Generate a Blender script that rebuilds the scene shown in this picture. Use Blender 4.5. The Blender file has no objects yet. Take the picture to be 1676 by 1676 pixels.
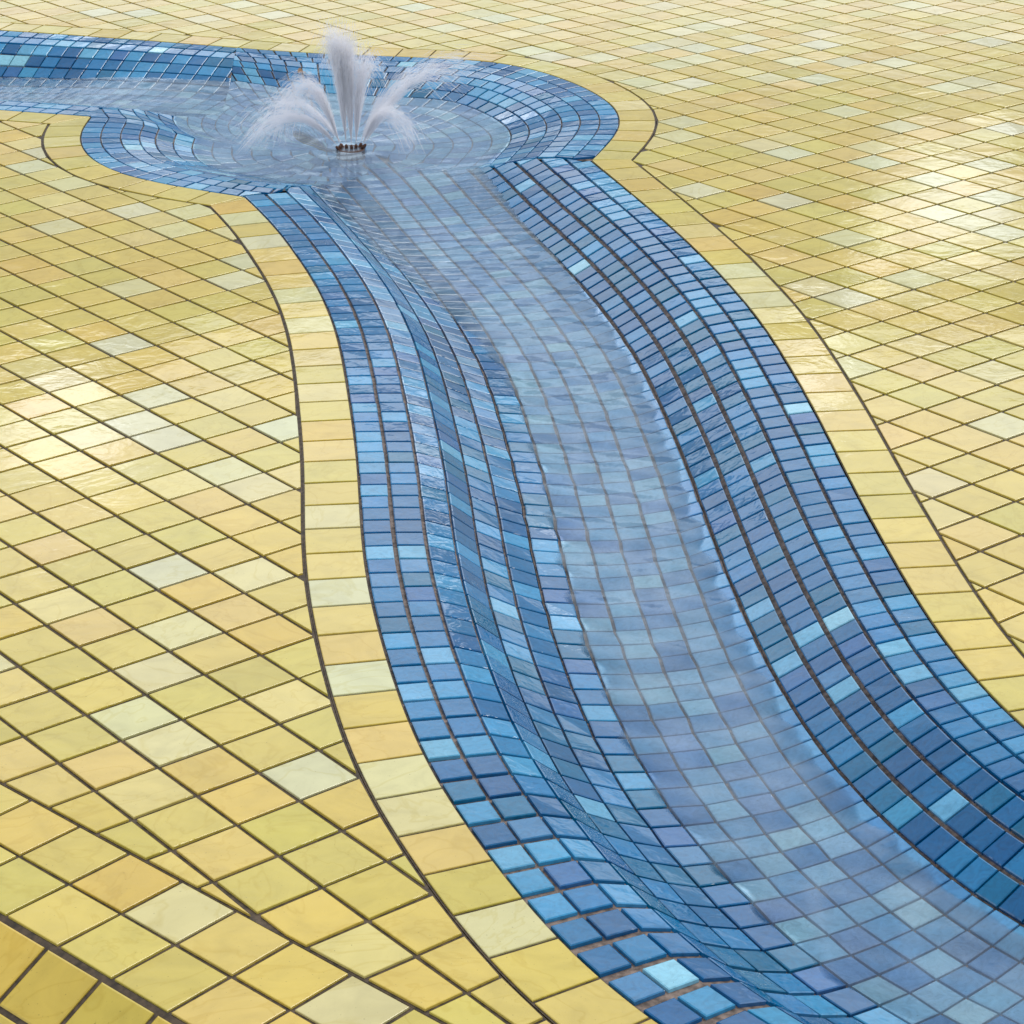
import bpy, math, random
import numpy as np
from mathutils import Vector, Matrix
random.seed(11); rng = np.random.default_rng(5)
SC = bpy.context.scene
COL = SC.collection

# ------------------------------------------------------------------ camera constants
F, PIT, ROLL, HT = 4117.8, 0.4101, 0.0116, 1.70415

def unproj(px, py, z=0.0):
    u = (px-838)/F; v = -(py-838)/F
    c, s = math.cos(ROLL), math.sin(ROLL)
    X = c*u+s*v; Y = -s*u+c*v
    cp, sp = math.cos(PIT), math.sin(PIT)
    dy = cp+Y*sp; dz = -sp+Y*cp
    t = (HT-z)/(-dz)
    return np.array([X*t, dy*t])

def pts(l): return np.array([unproj(*p) for p in l])

# ------------------------------------------------------------------ outlines (surveyed plan points, metres)
BL = [(-0.632,5.833),(-.59,5.74),(-.54,5.61),(-.5,5.46),(-.46,5.33),(-.42,5.19),(-.385,5.03),(-.361,4.91),(-.338,4.75),(-.318,4.57),(-.292,4.33),(-.272,4.14),(-.259,3.93),(-.247,3.76),(-.229,3.6),(-.212,3.49),(-.192,3.38),(-.174,3.28),(-.156,3.18),(-.13,3.07),(-.105,2.98),(-.077,2.91),(-.055,2.85),(-.028,2.79),(.005,2.7),(.04,2.61),(.09,2.52),(.144,2.44),(.215,2.35),(.30,2.26),(.40,2.18),(.52,2.11)]
BR = [(.209,6.122),(.242,6.01),(.30,5.81),(.352,5.63),(.398,5.46),(.43,5.33),(.452,5.23),(.477,5.104),(.5,4.99),(.52,4.86),(.533,4.75),(.545,4.63),(.553,4.53),(.565,4.42),(.573,4.31),(.58,4.2),(.585,4.11),(.59,4.02),(.596,3.95),(.61,3.8),(.62,3.67),(.633,3.53),(.656,3.36),(.68,3.25),(.703,3.16),(.72,3.105),(.765,3.0),(.83,2.88),(.91,2.78),(1.0,2.69),(1.1,2.62)]
LL = [(-.632,5.833),(-.70,5.868),(-.775,5.912),(-.858,5.965),(-.936,6.028),(-.996,6.095),(-1.045,6.176),(-1.083,6.264),(-1.108,6.36),(-1.12,6.452),(-1.12,6.542),(-1.116,6.612)]
LC = [(-4.4,7.56),(-3.4,7.29),(-2.4,7.01),(-1.374,6.692),(-1.116,6.612)]
UE = [(-4.15,8.52),(-3.15,8.22),(-2.3,7.93),(-1.553,7.674),(-1.356,7.608),(-1.16,7.538),(-.968,7.468),(-.777,7.392),(-.637,7.336),(-.482,7.297),(-.338,7.267),(-.194,7.237),(-.052,7.192),(.036,7.13),(.122,7.03),(.204,6.892),(.262,6.755),(.292,6.63),(.299,6.519),(.287,6.395),(.256,6.276),(.226,6.175),(.209,6.122)]
SP = 0.01

def smooth(P, sig, ends=True):
    P = np.array(P, float)
    d = np.r_[0, np.cumsum(np.hypot(*np.diff(P, axis=0).T))]
    n = int(d[-1]/SP)+1
    s = np.linspace(0, d[-1], n)
    Q = np.c_[np.interp(s, d, P[:,0]), np.interp(s, d, P[:,1])]
    k = int(3*sig/SP)
    t0 = (Q[0]-Q[k])/k; t1 = (Q[-1]-Q[-1-k])/k
    A = np.r_[[Q[0]+t0*(k-i) for i in range(k)], Q, [Q[-1]+t1*(i+1) for i in range(k)]]
    w = np.exp(-.5*(np.arange(-k, k+1)*SP/sig)**2); w /= w.sum()
    R = np.c_[np.convolve(A[:,0], w, 'valid'), np.convolve(A[:,1], w, 'valid')]
    R += np.linspace(1, 0, n)[:,None]**6*(P[0]-R[0]) + np.linspace(0, 1, n)[:,None]**6*(P[-1]-R[-1])
    return R

def arclen(Q): return np.r_[0, np.cumsum(np.hypot(*np.diff(Q, axis=0).T))]

def resample(Q, n):
    s = arclen(Q); t = np.linspace(0, s[-1], n)
    return np.c_[np.interp(t, s, Q[:,0]), np.interp(t, s, Q[:,1])]

L_ = smooth(BL, .14); R_ = smooth(BR, .14)
LLs = smooth(LL, .05); LCs = smooth(LC, .10); UEs = smooth(UE, .055)

def offset(Q, d, side):
    t = np.gradient(Q, axis=0); t /= np.hypot(*t.T)[:,None]
    n = np.c_[-t[:,1], t[:,0]]*side
    return Q + n*d

BW = .097
# --- outer outline of the two borders, mitred at the cusps
def chain(pieces, side):
    """pieces: list of inner polylines in walking order; returns list of (inner, outer)"""
    outs = [offset(p, BW, side) for p in pieces]
    for i in range(len(pieces)-1):
        c = pieces[i][-1]
        t0 = pieces[i][-1]-pieces[i][-6]; t0 /= np.linalg.norm(t0)
        t1 = pieces[i+1][5]-pieces[i+1][0]; t1 /= np.linalg.norm(t1)
        n0 = np.array([-t0[1], t0[0]])*side; n1 = np.array([-t1[1], t1[0]])*side
        b = n0+n1; b /= np.linalg.norm(b)
        m = c + b*min(BW/max(b@n0, .3), BW*1.35)
        for arr, tt, sgn in ((outs[i], t0, -1), (outs[i+1], t1, 1)):
            f = (arr-m)@tt*sgn       # keep only what lies beyond the mitre point
            bad = (f < 0) & (np.hypot(*(arr-c).T) < .35)
            arr[bad] = m
        outs[i][-1] = m; outs[i+1][0] = m
    return list(zip(pieces, outs))

right_chain = chain([UEs, R_], +1)          # walking left->right then down: outside is on the left hand
left_chain = chain([LCs, LLs[::-1], L_], -1)
OUT_R = np.r_[right_chain[0][1], right_chain[1][1]]
OUT_L = np.r_[left_chain[0][1], left_chain[1][1], left_chain[2][1]]
for nm in ('OUT_R', 'OUT_L'):
    A = globals()[nm]; keep = np.r_[True, np.hypot(*np.diff(A, axis=0).T) > 1e-4]; globals()[nm] = A[keep]

def nearest(poly, p):
    d2 = ((poly-p)**2).sum(1); i = int(d2.argmin())
    i = min(max(i, 1), len(poly)-2)
    return i, math.sqrt(d2[i])

# ------------------------------------------------------------------ channel sections
PZ = np.array([0,-.0015,-.004,-.020,-.052,-.075,-.0935,-.100,-.104,-.104,-.102,-.095,-.081,-.057,-.033,-.011,-.004,0])
seg = np.array([.0515]*17)
PX = np.r_[0, np.cumsum(np.sqrt(np.maximum(seg**2-np.diff(PZ)**2, 1e-5)))]; PXW = PX[-1]; PX = PX/PXW
NC = 17

def line_hit(poly, c, n):
    rel = poly-c; t = np.array([-n[1], n[0]])
    a = rel@t
    idx = np.where(a[:-1]*a[1:] <= 0)[0]
    best = None
    for i in idx:
        f = a[i]/(a[i]-a[i+1]+1e-12); q = poly[i]+(poly[i+1]-poly[i])*f
        if best is None or np.linalg.norm(q-c) < np.linalg.norm(best-c): best = q
    return best

def extend(P, n0, n1):
    P = np.array(P); a = P[0]-P[8]; a /= np.linalg.norm(a); b = P[-1]-P[-9]; b /= np.linalg.norm(b)
    h = np.array([P[0]+a*SP*(n0-i) for i in range(n0)]) if n0 else np.zeros((0,2))
    t = np.array([P[-1]+b*SP*(i+1) for i in range(n1)]) if n1 else np.zeros((0,2))
    return np.r_[h, P, t]

def sections(Lp, Rp, pitch, ext0, ext1, phase=0.0, lead=0):
    n = 500
    Lr, Rr = resample(Lp, n), resample(Rp, n)
    # centre curve: half-way between the banks, found by matching perpendiculars
    C0 = []
    for q in Lr:
        i = int(((Rp-q)**2).sum(1).argmin())
        if 2 < i < len(Rp)-3: C0.append((q+Rp[i])/2)
    C0 = smooth(np.array(C0)[::12], .12)
    C0 = extend(C0, int(ext0/SP), int(ext1/SP))
    Lx, Rx = extend(Lp, int((ext0+.5)/SP), int((ext1+.5)/SP)), extend(Rp, int((ext0+.5)/SP), int((ext1+.5)/SP))
    s = arclen(C0); out = []
    m = int((s[-1]-phase)/pitch)
    for k in range(m+1):
        t = phase+k*pitch
        c = np.array([np.interp(t, s, C0[:,0]), np.interp(t, s, C0[:,1])])
        c2 = np.array([np.interp(t+.02, s, C0[:,0]), np.interp(t+.02, s, C0[:,1])])
        c1 = np.array([np.interp(t-.02, s, C0[:,0]), np.interp(t-.02, s, C0[:,1])])
        d = c2-c1; d /= np.linalg.norm(d); nn = np.array([-d[1], d[0]])
        l, r = line_hit(Lx, c, nn), line_hit(Rx, c, nn)
        if l is None or r is None: continue
        out.append((l, r))
    return out

secA = sections(L_, R_, .0512, 1.05, .0)
secB = sections(LCs, UEs[:np.argmin(abs(UEs[:,0]+.45))], .0512, .0, .55)
A_L = np.array([a for a, b in secA]); A_R = np.array([b for a, b in secA])
B_L = np.array([a for a, b in secB]); B_R = np.array([b for a, b in secB])

ZS = {}
def ch_z(SL, SR, P):
    """height of a channel's surface at plan points P (N,2); nan outside. also row index and lateral fraction"""
    M = (SL+SR)/2
    d = SR-SL; w = np.hypot(*d.T); u = d/w[:,None]; v = np.c_[-u[:,1], u[:,0]]
    z = np.full(len(P), np.nan); row = np.zeros(len(P)); fr = np.zeros(len(P))
    for a in range(0, len(P), 2000):
        Q = P[a:a+2000]
        rel = Q[:,None,:]-SL[None]
        al = (rel*u[None]).sum(2)/w[None]; ac = (rel*v[None]).sum(2)
        mask = np.abs(ac)+1e3*((al < -.02) | (al > 1.02))
        i = mask.argmin(1); j = np.arange(len(Q))
        ok = (mask[j,i] < .06)
        f = al[j,i]
        z[a:a+2000] = np.where(ok, np.interp(f, PX, PZ), np.nan)
        row[a:a+2000] = i; fr[a:a+2000] = f
    sc = ZS.get(id(SL))
    if sc is not None: z = z*sc[row.astype(int)]
    return z, row, fr

_cl, _cr = np.array(BL[0]), np.array(BR[0]); _n = np.array([-(_cr-_cl)[1], (_cr-_cl)[0]])/np.linalg.norm(_cr-_cl)
def sm(t): t = np.clip(t, 0, 1); return t*t*(3-2*t)
SCA = 1-.33*sm((((A_L+A_R)/2-_cl)@_n+.30)/.65)
SCB = 1-.33*sm((((B_L+B_R)/2)[:,0]+1.75)/.85)
ZS[id(A_L)] = SCA; ZS[id(B_L)] = SCB
# ------------------------------------------------------------------ pool (polar) outline
PC = np.array([-.480, 6.500])
bnd = np.r_[LLs, UEs[UEs[:,0] > -.92]]
th = np.arctan2(bnd[:,1]-PC[1], bnd[:,0]-PC[0]); rr = np.hypot(*(bnd-PC).T)
o = np.argsort(th); th, rr = th[o], rr[o]
th3 = np.r_[th-2*math.pi, th, th+2*math.pi]; rr3 = np.r_[rr, rr, rr]
def PR(t): return np.interp(t, th3, rr3)
dP = (1-PX[::-1])[0:]*0; dk = PX[:9]*PXW; zk = np.array([0,-.0015,-.004,-.010,-.020,-.033,-.046,-.057,-.064])
def pool_z(P):
    t = np.arctan2(P[:,1]-PC[1], P[:,0]-PC[0]); r = np.hypot(*(P-PC).T)
    d = PR(t)-r
    return np.where(d > -.004, np.interp(d, np.r_[dk, dk[-1]+.0515, dk[-1]+.103], np.r_[zk, -.067, -.0685]), np.nan), d

# ------------------------------------------------------------------ mesh collector with per-face tint
class MB:
    def __init__(s): s.v = []; s.f = []; s.c = []
    def poly(s, P, c):
        i = len(s.v); s.v.extend(P); s.f.append(tuple(range(i, i+len(P)))); s.c.append(c)
    def tile(s, top, n, c, th=.005, bev=.0011):
        """top: list of 3D corners counter-clockwise seen from above, n: unit normal"""
        m = len(top); T = np.array(top, float); cen = T.mean(0)
        i0 = len(s.v)
        rim = T-n*bev*.8; base = T-n*th
        E = np.roll(T, -1, 0)-T; ln = np.linalg.norm(E, axis=1)[:,None]; E = E/np.maximum(ln, 1e-9)
        nin = np.cross(n, E)
        if ((cen-T[0])@nin[0]) < 0: nin = -nin
        np_ = np.roll(nin, 1, 0); dt = np.clip((nin*np_).sum(1), -.75, 1)[:,None]
        ar2 = np.linalg.norm(np.cross(T-cen, np.roll(T, -1, 0)-cen), axis=1).sum(); d = min(bev*1.5, .35*ar2/ln.sum())
        ins = T+(nin+np_)*d/(1+dt)
        s.v.extend(map(tuple, base)); s.v.extend(map(tuple, rim)); s.v.extend(map(tuple, ins))
        for k in range(m):
            k2 = (k+1) % m
            s.f.append((i0+k, i0+k2, i0+m+k2, i0+m+k)); s.c.append(c)
            s.f.append((i0+m+k, i0+m+k2, i0+2*m+k2, i0+2*m+k)); s.c.append(c)
        s.f.append(tuple(i0+2*m+k for k in range(m))); s.c.append(c)
    def build(s, name, mat, parent=None):
        me = bpy.data.meshes.new(name); me.from_pydata([tuple(map(float, v)) for v in s.v], [], s.f); me.update()
        if s.c and s.c[0] is not None:
            at = me.color_attributes.new('tint', 'FLOAT_COLOR', 'CORNER')
            arr = np.ones((len(me.loops), 4), np.float32)
            cnt = np.array([len(f) for f in s.f])
            arr[:] = np.repeat(np.array(s.c, np.float32), cnt, axis=0)
            at.data.foreach_set('color', arr.ravel())
        me.materials.append(mat)
        ob = bpy.data.objects.new(name, me); COL.objects.link(ob)
        if parent: ob.parent = parent
        return ob

def tag(o, label=None, cat=None, group=None, kind=None):
    if label: o['label'] = label
    if cat: o['category'] = cat
    if group: o['group'] = group
    if kind: o['kind'] = kind
    return o
def empty(name, loc=(0,0,0)):
    o = bpy.data.objects.new(name, None); COL.objects.link(o); o.location = loc; o.empty_display_size = .05
    return o

# ------------------------------------------------------------------ convex polygon helpers
def clip(poly, p, n, off=0.0):
    """keep the side where (x-p).n >= off"""
    out = []; m = len(poly)
    for i in range(m):
        a, b = poly[i], poly[(i+1) % m]
        da, db = (a-p)@n-off, (b-p)@n-off
        if da >= 0: out.append(a)
        if (da >= 0) != (db >= 0): out.append(a+(b-a)*(da/(da-db)))
    res = []
    for q in out:
        if not res or np.linalg.norm(q-res[-1]) > 1e-4: res.append(q)
    if len(res) > 1 and np.linalg.norm(res[0]-res[-1]) < 1e-4: res.pop()
    return res
def dedupe(T, tol=.0022):
    r = []
    for q in T:
        if not r or np.linalg.norm(q-r[-1]) > tol: r.append(q)
    if len(r) > 1 and np.linalg.norm(r[0]-r[-1]) <= tol: r.pop()
    return r
def area(P):
    P = np.array(P); x, y = P[:,0], P[:,1]
    return .5*float(np.dot(x, np.roll(y, -1))-np.dot(y, np.roll(x, -1)))

# ------------------------------------------------------------------ colours
def lin(r, g, b): 
    return tuple(((c/255)/12.92 if c/255 <= .04045 else ((c/255+.055)/1.055)**2.4) for c in (r, g, b))
def jit(c, a=.06):
    k = 1+rng.uniform(-a, a); return tuple(min(.95, max(0, x*k*(1+rng.uniform(-.03, .03)))) for x in c)+(1.0,)
Y_MAIN = [lin(199,179,86), lin(201,176,83), lin(195,179,86), lin(203,178,94), lin(193,176,80), lin(200,171,74), lin(204,187,112)]
Y_W = [.24,.2,.16,.17,.11,.06,.06]
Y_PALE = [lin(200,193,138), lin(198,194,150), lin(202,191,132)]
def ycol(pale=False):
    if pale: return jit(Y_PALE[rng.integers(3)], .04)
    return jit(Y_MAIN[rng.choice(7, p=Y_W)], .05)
B_MAIN = [lin(10,97,146), lin(26,112,162), lin(52,136,180), lin(38,96,150), lin(2,86,136), lin(88,156,192), lin(0,98,138), lin(128,184,206), lin(52,116,162)]
B_W = [.22,.24,.20,.05,.11,.07,.05,.02,.04]
B_FL = [.02,.08,.24,.05,.01,.32,.0,.16,.12]; B_WALL = [.27,.14,.09,.03,.24,.03,.18,.01,.01]
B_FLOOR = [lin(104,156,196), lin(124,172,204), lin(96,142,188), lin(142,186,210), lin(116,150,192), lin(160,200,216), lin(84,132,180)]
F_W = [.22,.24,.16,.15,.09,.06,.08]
def bcol(zone=0):
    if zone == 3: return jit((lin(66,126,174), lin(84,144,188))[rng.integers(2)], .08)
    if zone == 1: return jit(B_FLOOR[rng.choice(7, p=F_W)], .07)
    return jit(B_MAIN[rng.choice(9, p=(B_W, B_FL, B_WALL)[zone])], .08)

# pale tiles seen in the photograph (pixel centres -> plan)
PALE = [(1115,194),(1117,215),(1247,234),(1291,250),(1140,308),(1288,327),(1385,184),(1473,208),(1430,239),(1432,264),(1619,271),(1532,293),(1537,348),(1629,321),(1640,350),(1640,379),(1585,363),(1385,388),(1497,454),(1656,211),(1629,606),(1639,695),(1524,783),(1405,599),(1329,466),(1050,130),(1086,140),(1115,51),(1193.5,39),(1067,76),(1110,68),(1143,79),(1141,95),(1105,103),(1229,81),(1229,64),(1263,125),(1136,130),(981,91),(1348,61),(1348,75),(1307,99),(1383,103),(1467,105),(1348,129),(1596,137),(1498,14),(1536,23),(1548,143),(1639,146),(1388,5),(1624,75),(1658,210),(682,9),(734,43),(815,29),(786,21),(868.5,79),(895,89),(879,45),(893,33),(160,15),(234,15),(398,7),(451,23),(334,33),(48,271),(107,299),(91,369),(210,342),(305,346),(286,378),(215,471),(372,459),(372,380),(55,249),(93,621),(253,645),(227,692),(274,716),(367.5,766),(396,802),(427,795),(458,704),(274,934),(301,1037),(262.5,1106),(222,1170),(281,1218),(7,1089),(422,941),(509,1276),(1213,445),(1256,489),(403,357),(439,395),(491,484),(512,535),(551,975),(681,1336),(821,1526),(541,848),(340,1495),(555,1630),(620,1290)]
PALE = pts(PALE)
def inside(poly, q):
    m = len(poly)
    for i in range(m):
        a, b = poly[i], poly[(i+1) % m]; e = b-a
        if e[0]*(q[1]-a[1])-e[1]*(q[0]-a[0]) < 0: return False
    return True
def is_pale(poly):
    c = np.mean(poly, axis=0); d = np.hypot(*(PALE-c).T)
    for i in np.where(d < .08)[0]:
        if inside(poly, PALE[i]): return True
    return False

# ------------------------------------------------------------------ materials
def nodes(name):
    m = bpy.data.materials.new(name); m.use_nodes = True; nt = m.node_tree; nt.nodes.clear(); return m, nt
def N(nt, t, **k):
    n = nt.nodes.new(t)
    for a, b in k.items():
        if a.startswith('i_'): n.inputs[a[2:].replace('_', ' ')].default_value = b
        else: setattr(n, a, b)
    return n
def ramp(nt, pos):
    r = N(nt, 'ShaderNodeValToRGB'); e = r.color_ramp.elements
    e[0].position, e[0].color = pos[0][0], (pos[0][1],)*3+(1,)
    e[1].position, e[1].color = pos[-1][0], (pos[-1][1],)*3+(1,)
    for p, v in pos[1:-1]:
        q = e.new(p); q.color = (v,)*3+(1,)
    return r

def tile_mat(name, swirl, wet, rough, bump, streak):
    m, nt = nodes(name); L = nt.links.new
    out = N(nt, 'ShaderNodeOutputMaterial'); p = N(nt, 'ShaderNodeBsdfPrincipled')
    at = N(nt, 'ShaderNodeAttribute', attribute_name='tint'); geo = N(nt, 'ShaderNodeNewGeometry')
    # cloudy glass: warped soft noise, shifted by the tile's own colour so the pattern breaks at every joint
    add = N(nt, 'ShaderNodeVectorMath', operation='MULTIPLY_ADD'); add.inputs[1].default_value = (37., 53., 71.)
    L(at.outputs['Color'], add.inputs[0]); L(geo.outputs['Position'], add.inputs[2])
    n1 = N(nt, 'ShaderNodeTexNoise', i_Scale=streak, i_Detail=4., i_Roughness=.55, i_Distortion=2.2)
    L(add.outputs[0], n1.inputs['Vector'])
    r1 = ramp(nt, [(.30, 1-swirl), (.52, 1.0), (.72, 1+swirl*.6)])
    L(n1.outputs['Fac'], r1.inputs['Fac'])
    mul = N(nt, 'ShaderNodeVectorMath', operation='MULTIPLY')
    L(at.outputs['Color'], mul.inputs[0]); L(r1.outputs['Color'], mul.inputs[1])
    # veins of slightly different hue
    n2 = N(nt, 'ShaderNodeTexNoise', i_Scale=streak*.45, i_Detail=3., i_Distortion=3.5)
    L(add.outputs[0], n2.inputs['Vector'])
    r2 = ramp(nt, [(.47, 0.), (.50, 1.), (.53, 0.)]); L(n2.outputs['Fac'], r2.inputs['Fac'])
    mx = N(nt, 'ShaderNodeMix', data_type='RGBA', blend_type='MULTIPLY')
    mf = N(nt, 'ShaderNodeMath', operation='MULTIPLY'); mf.inputs[1].default_value = swirl*(4.5 if wet else 1.2)
    L(r2.outputs['Color'], mf.inputs[0]); L(mf.outputs[0], mx.inputs[0])
    L(mul.outputs[0], mx.inputs[6]); mx.inputs[7].default_value = (.84, .78, .50, 1) if wet else (.6, .82, 1., 1)
    ns = N(nt, 'ShaderNodeTexNoise', i_Scale=260., i_Detail=2.); L(geo.outputs['Position'], ns.inputs['Vector'])
    nd = N(nt, 'ShaderNodeTexNoise', i_Scale=5., i_Detail=4.); L(geo.outputs['Position'], nd.inputs['Vector'])
    rs = ramp(nt, [(.70, 1.), (.76, .55)]); L(ns.outputs['Fac'], rs.inputs[0]); rd = ramp(nt, [(.30, .93), (.65, 1.)]); L(nd.outputs['Fac'], rd.inputs[0])
    sm_ = N(nt, 'ShaderNodeVectorMath', operation='MULTIPLY'); L(rs.outputs[0], sm_.inputs[0]); L(rd.outputs[0], sm_.inputs[1])
    sf = N(nt, 'ShaderNodeVectorMath', operation='MULTIPLY'); L(mx.outputs[2], sf.inputs[0]); L(sm_.outputs[0], sf.inputs[1])
    L(sf.outputs[0], p.inputs['Base Color'])
    # wet and dry patches
    n3 = N(nt, 'ShaderNodeTexNoise', i_Scale=1.6, i_Detail=5., i_Distortion=1.2); L(geo.outputs['Position'], n3.inputs['Vector'])
    r3 = ramp(nt, [(.58, rough*.2), (.64, rough*.8), (.80, rough*1.4)]); L(n3.outputs['Fac'], r3.inputs['Fac'])
    L(r3.outputs['Color'], p.inputs['Roughness'])
    n4 = N(nt, 'ShaderNodeTexNoise', i_Scale=42., i_Detail=2., i_Distortion=.6); L(add.outputs[0], n4.inputs['Vector'])
    b = N(nt, 'ShaderNodeBump', i_Strength=bump, i_Distance=.002); L(n4.outputs['Fac'], b.inputs['Height'])
    n6 = N(nt, 'ShaderNodeTexNoise', i_Scale=8., i_Detail=3., i_Distortion=1.5); L(geo.outputs['Position'], n6.inputs['Vector'])
    b6 = N(nt, 'ShaderNodeBump', i_Strength=.5, i_Distance=.0011 if wet else .0005); L(n6.outputs['Fac'], b6.inputs['Height']); L(b6.outputs[0], b.inputs['Normal'])
    L(b.outputs[0], p.inputs['Normal'])
    p.inputs['IOR'].default_value = 1.43 if wet else 1.5
    L(p.outputs[0], out.inputs[0])
    return m
M_Y = tile_mat('yellow_glass_tile', .10, True, .13, .08, 9.)
M_B = tile_mat('blue_glass_tile', .20, False, .12, .22, 48.)

def grout_mat(name, c0, c1):
    m, nt = nodes(name); L = nt.links.new
    out = N(nt, 'ShaderNodeOutputMaterial'); p = N(nt, 'ShaderNodeBsdfPrincipled'); geo = N(nt, 'ShaderNodeNewGeometry')
    n = N(nt, 'ShaderNodeTexNoise', i_Scale=90., i_Detail=6.); L(geo.outputs['Position'], n.inputs['Vector'])
    mx = N(nt, 'ShaderNodeMix', data_type='RGBA'); mx.inputs[6].default_value = c0+(1,); mx.inputs[7].default_value = c1+(1,)
    r = ramp(nt, [(.35, 0), (.65, 1)]); L(n.outputs['Fac'], r.inputs['Fac']); L(r.outputs['Color'], mx.inputs[0])
    L(mx.outputs[2], p.inputs['Base Color']); p.inputs['Roughness'].default_value = .7
    b = N(nt, 'ShaderNodeBump', i_Strength=.6, i_Distance=.001); L(n.outputs['Fac'], b.inputs['Height']); L(b.outputs[0], p.inputs['Normal'])
    L(p.outputs[0], out.inputs[0]); return m
M_G = grout_mat('grey_brown_grout', lin(46,36,22), lin(86,70,52))
M_GB = grout_mat('channel_grout', lin(70,58,52), lin(136,118,108))

# ------------------------------------------------------------------ yellow paving
pave, bed, bedlow = MB(), MB(), MB()
UP = np.array([0,0,1.])
JY = .0076
SEAM_P = np.array([-.390, 2.722]); sd = math.radians(-42.9); SEAM_D = np.array([math.cos(sd), math.sin(sd)])
SEAM_N = np.array([SEAM_D[1], -SEAM_D[0]])*1.0    # points towards the camera side (down-left)
if SEAM_N[1] > 0: SEAM_N = -SEAM_N

def curve_planes(poly, P):
    """half-planes (point, normal) of the outline near polygon P, keeping the outside"""
    c = np.mean(P, axis=0); d = np.hypot(*(poly-c).T)
    i = int(d.argmin())
    return i, d[i]

def side_of(poly, q, outside):
    d2 = ((poly-q)**2).sum(1); i = int(d2.argmin()); i = min(max(i, 3), len(poly)-4)
    t = poly[i+3]-poly[i-3]; t /= np.linalg.norm(t) + 1e-9
    n = np.array([-t[1], t[0]])*outside
    return (q-poly[i])@n, math.sqrt(d2[i]), i, n

def field(origin, ax, bx, pitch_a, pitch_b, ra, rb, outline, outside, extra, corners=(), jy=JY):
    for a in range(*ra):
        for b in range(*rb):
            o = origin+ax*a*pitch_a+bx*b*pitch_b
            cell = [o, o+ax*pitch_a, o+ax*pitch_a+bx*pitch_b, o+bx*pitch_b]
            if area(cell) < 0: cell = cell[::-1]
            c = np.mean(cell, axis=0)
            if not (-3.6 < c[0] < 3.6 and 1.5 < c[1] < 11.6): continue
            planes = list(extra)
            if outline is not None:
                sd_, d_, i_, n_ = side_of(outline, c, outside)
                if d_ > .35:
                    if sd_ < 0: continue
                elif d_ < .16:
                    # split against local chords; near a cusp use both flanks
                    best = None
                    planes.append((outline[i_], n_))
                    for cn in corners:
                        if np.linalg.norm(cn[0]-c) < .12:
                            planes = planes[:-1]+[cn]; break
                elif sd_ < 0: continue
            P, Q = cell, None
            cellq = cell
            for p, n in planes: 
                cellq = clip(cellq, p, n)
                if len(cellq) < 3: break
            if len(cellq) < 3: continue
            bed.poly([(q[0], q[1], -.0036) for q in cellq], (1,1,1,1))
            T = [q for q in cell]
            cx = np.mean(cell, axis=0)
            T = [cx+(q-cx)*(1-jy/pitch_a*rng.uniform(.8, 1.15)) for q in T]
            for p, n in planes:
                T = clip(T, p, n, jy*.55)
                if len(T) < 3: break
            T = dedupe(T)
            T = dedupe(T)
            per = sum(np.linalg.norm(T[k]-T[k-1]) for k in range(len(T))) if len(T) > 2 else 1
            if len(T) < 3 or area(T) < pitch_a*pitch_b*.012 or 2*area(T)/per < .0045: continue
            tl = rng.normal(0, .0035, 2); cz = np.mean(T, axis=0); dz = rng.uniform(-.0004, .0003)
            top = [(q[0], q[1], dz+(q-cz)@tl*1.0) for q in T]
            n = np.array([-tl[0], -tl[1], 1.]); n /= np.linalg.norm(n)
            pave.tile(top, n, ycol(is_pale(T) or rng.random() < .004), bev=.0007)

# right-hand field
thR = .9084; PT = .100015
def gridvec(th): return np.array([math.cos(th), -math.sin(th)]), np.array([math.sin(th), math.cos(th)])
aR, bR = gridvec(.9084); oR = np.array([.664610, 5.8189])
field(oR, aR, bR, .1, .1, (-75, 60), (-55, 75), OUT_R, +1, [])
# left-hand field, stopping at the seam
aL, bL = gridvec(.9042); oL = np.array([-1.05045, 5.5377])
field(oL, aL, bL, .1, .1, (-40, 55), (-50, 40), OUT_L, -1, [(SEAM_P, -SEAM_N)])
# foreground strip turned a few degrees, between the seam and the crest
BEND = 2*.1005
o3 = np.array([-.349, 2.683])
field(o3, SEAM_D, SEAM_N, .1035, .1005, (-50, 14), (0, 2), OUT_L, -1, [(SEAM_P, SEAM_N)], jy=.007)
# the face that falls away below the crest
slope = MB(); slope_bed = MB()
K0 = o3+SEAM_N*2*.1005
for a in range(-50, 14):
    z0 = 0.0; y0 = 0.0
    for r in range(5):
        ang = math.radians([27, 36, 40, 40, 40][r])
        y1 = y0+math.cos(ang)*.1005; z1 = z0-math.sin(ang)*.1005
        def P3(u, y, z):
            q = K0+SEAM_D*u+SEAM_N*y; return (q[0], q[1], z)
        g = .5*.0035
        u0, u1 = a*.1035-.012, (a+1)*.1035-.012
        nrm = np.array([SEAM_N[0]*math.sin(ang), SEAM_N[1]*math.sin(ang), math.cos(ang)])
        slope_bed.poly([np.array(P3(u0, y0, z0))-nrm*.0028, np.array(P3(u0, y1, z1))-nrm*.0028, np.array(P3(u1, y1, z1))-nrm*.0028, np.array(P3(u1, y0, z0))-nrm*.0028][::-1], (1,1,1,1))
        f = .004; gg = .0085 if r == 0 else .004
        def L2(u, t): 
            return P3(u, y0+(y1-y0)*t, z0+(z1-z0)*t)
        top = [L2(u0+f, gg/.1), L2(u1-f, gg/.1), L2(u1-f, 1-.04), L2(u0+f, 1-.04)]
        pl = [np.array(t[:2]) for t in top]
        if area(pl) < 0: top = top[::-1]
        slope.tile(top, nrm, jit(lin(200,174,76), .1), bev=.0014)
        y0, z0 = y1, z1
slope_b = slope_bed

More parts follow.
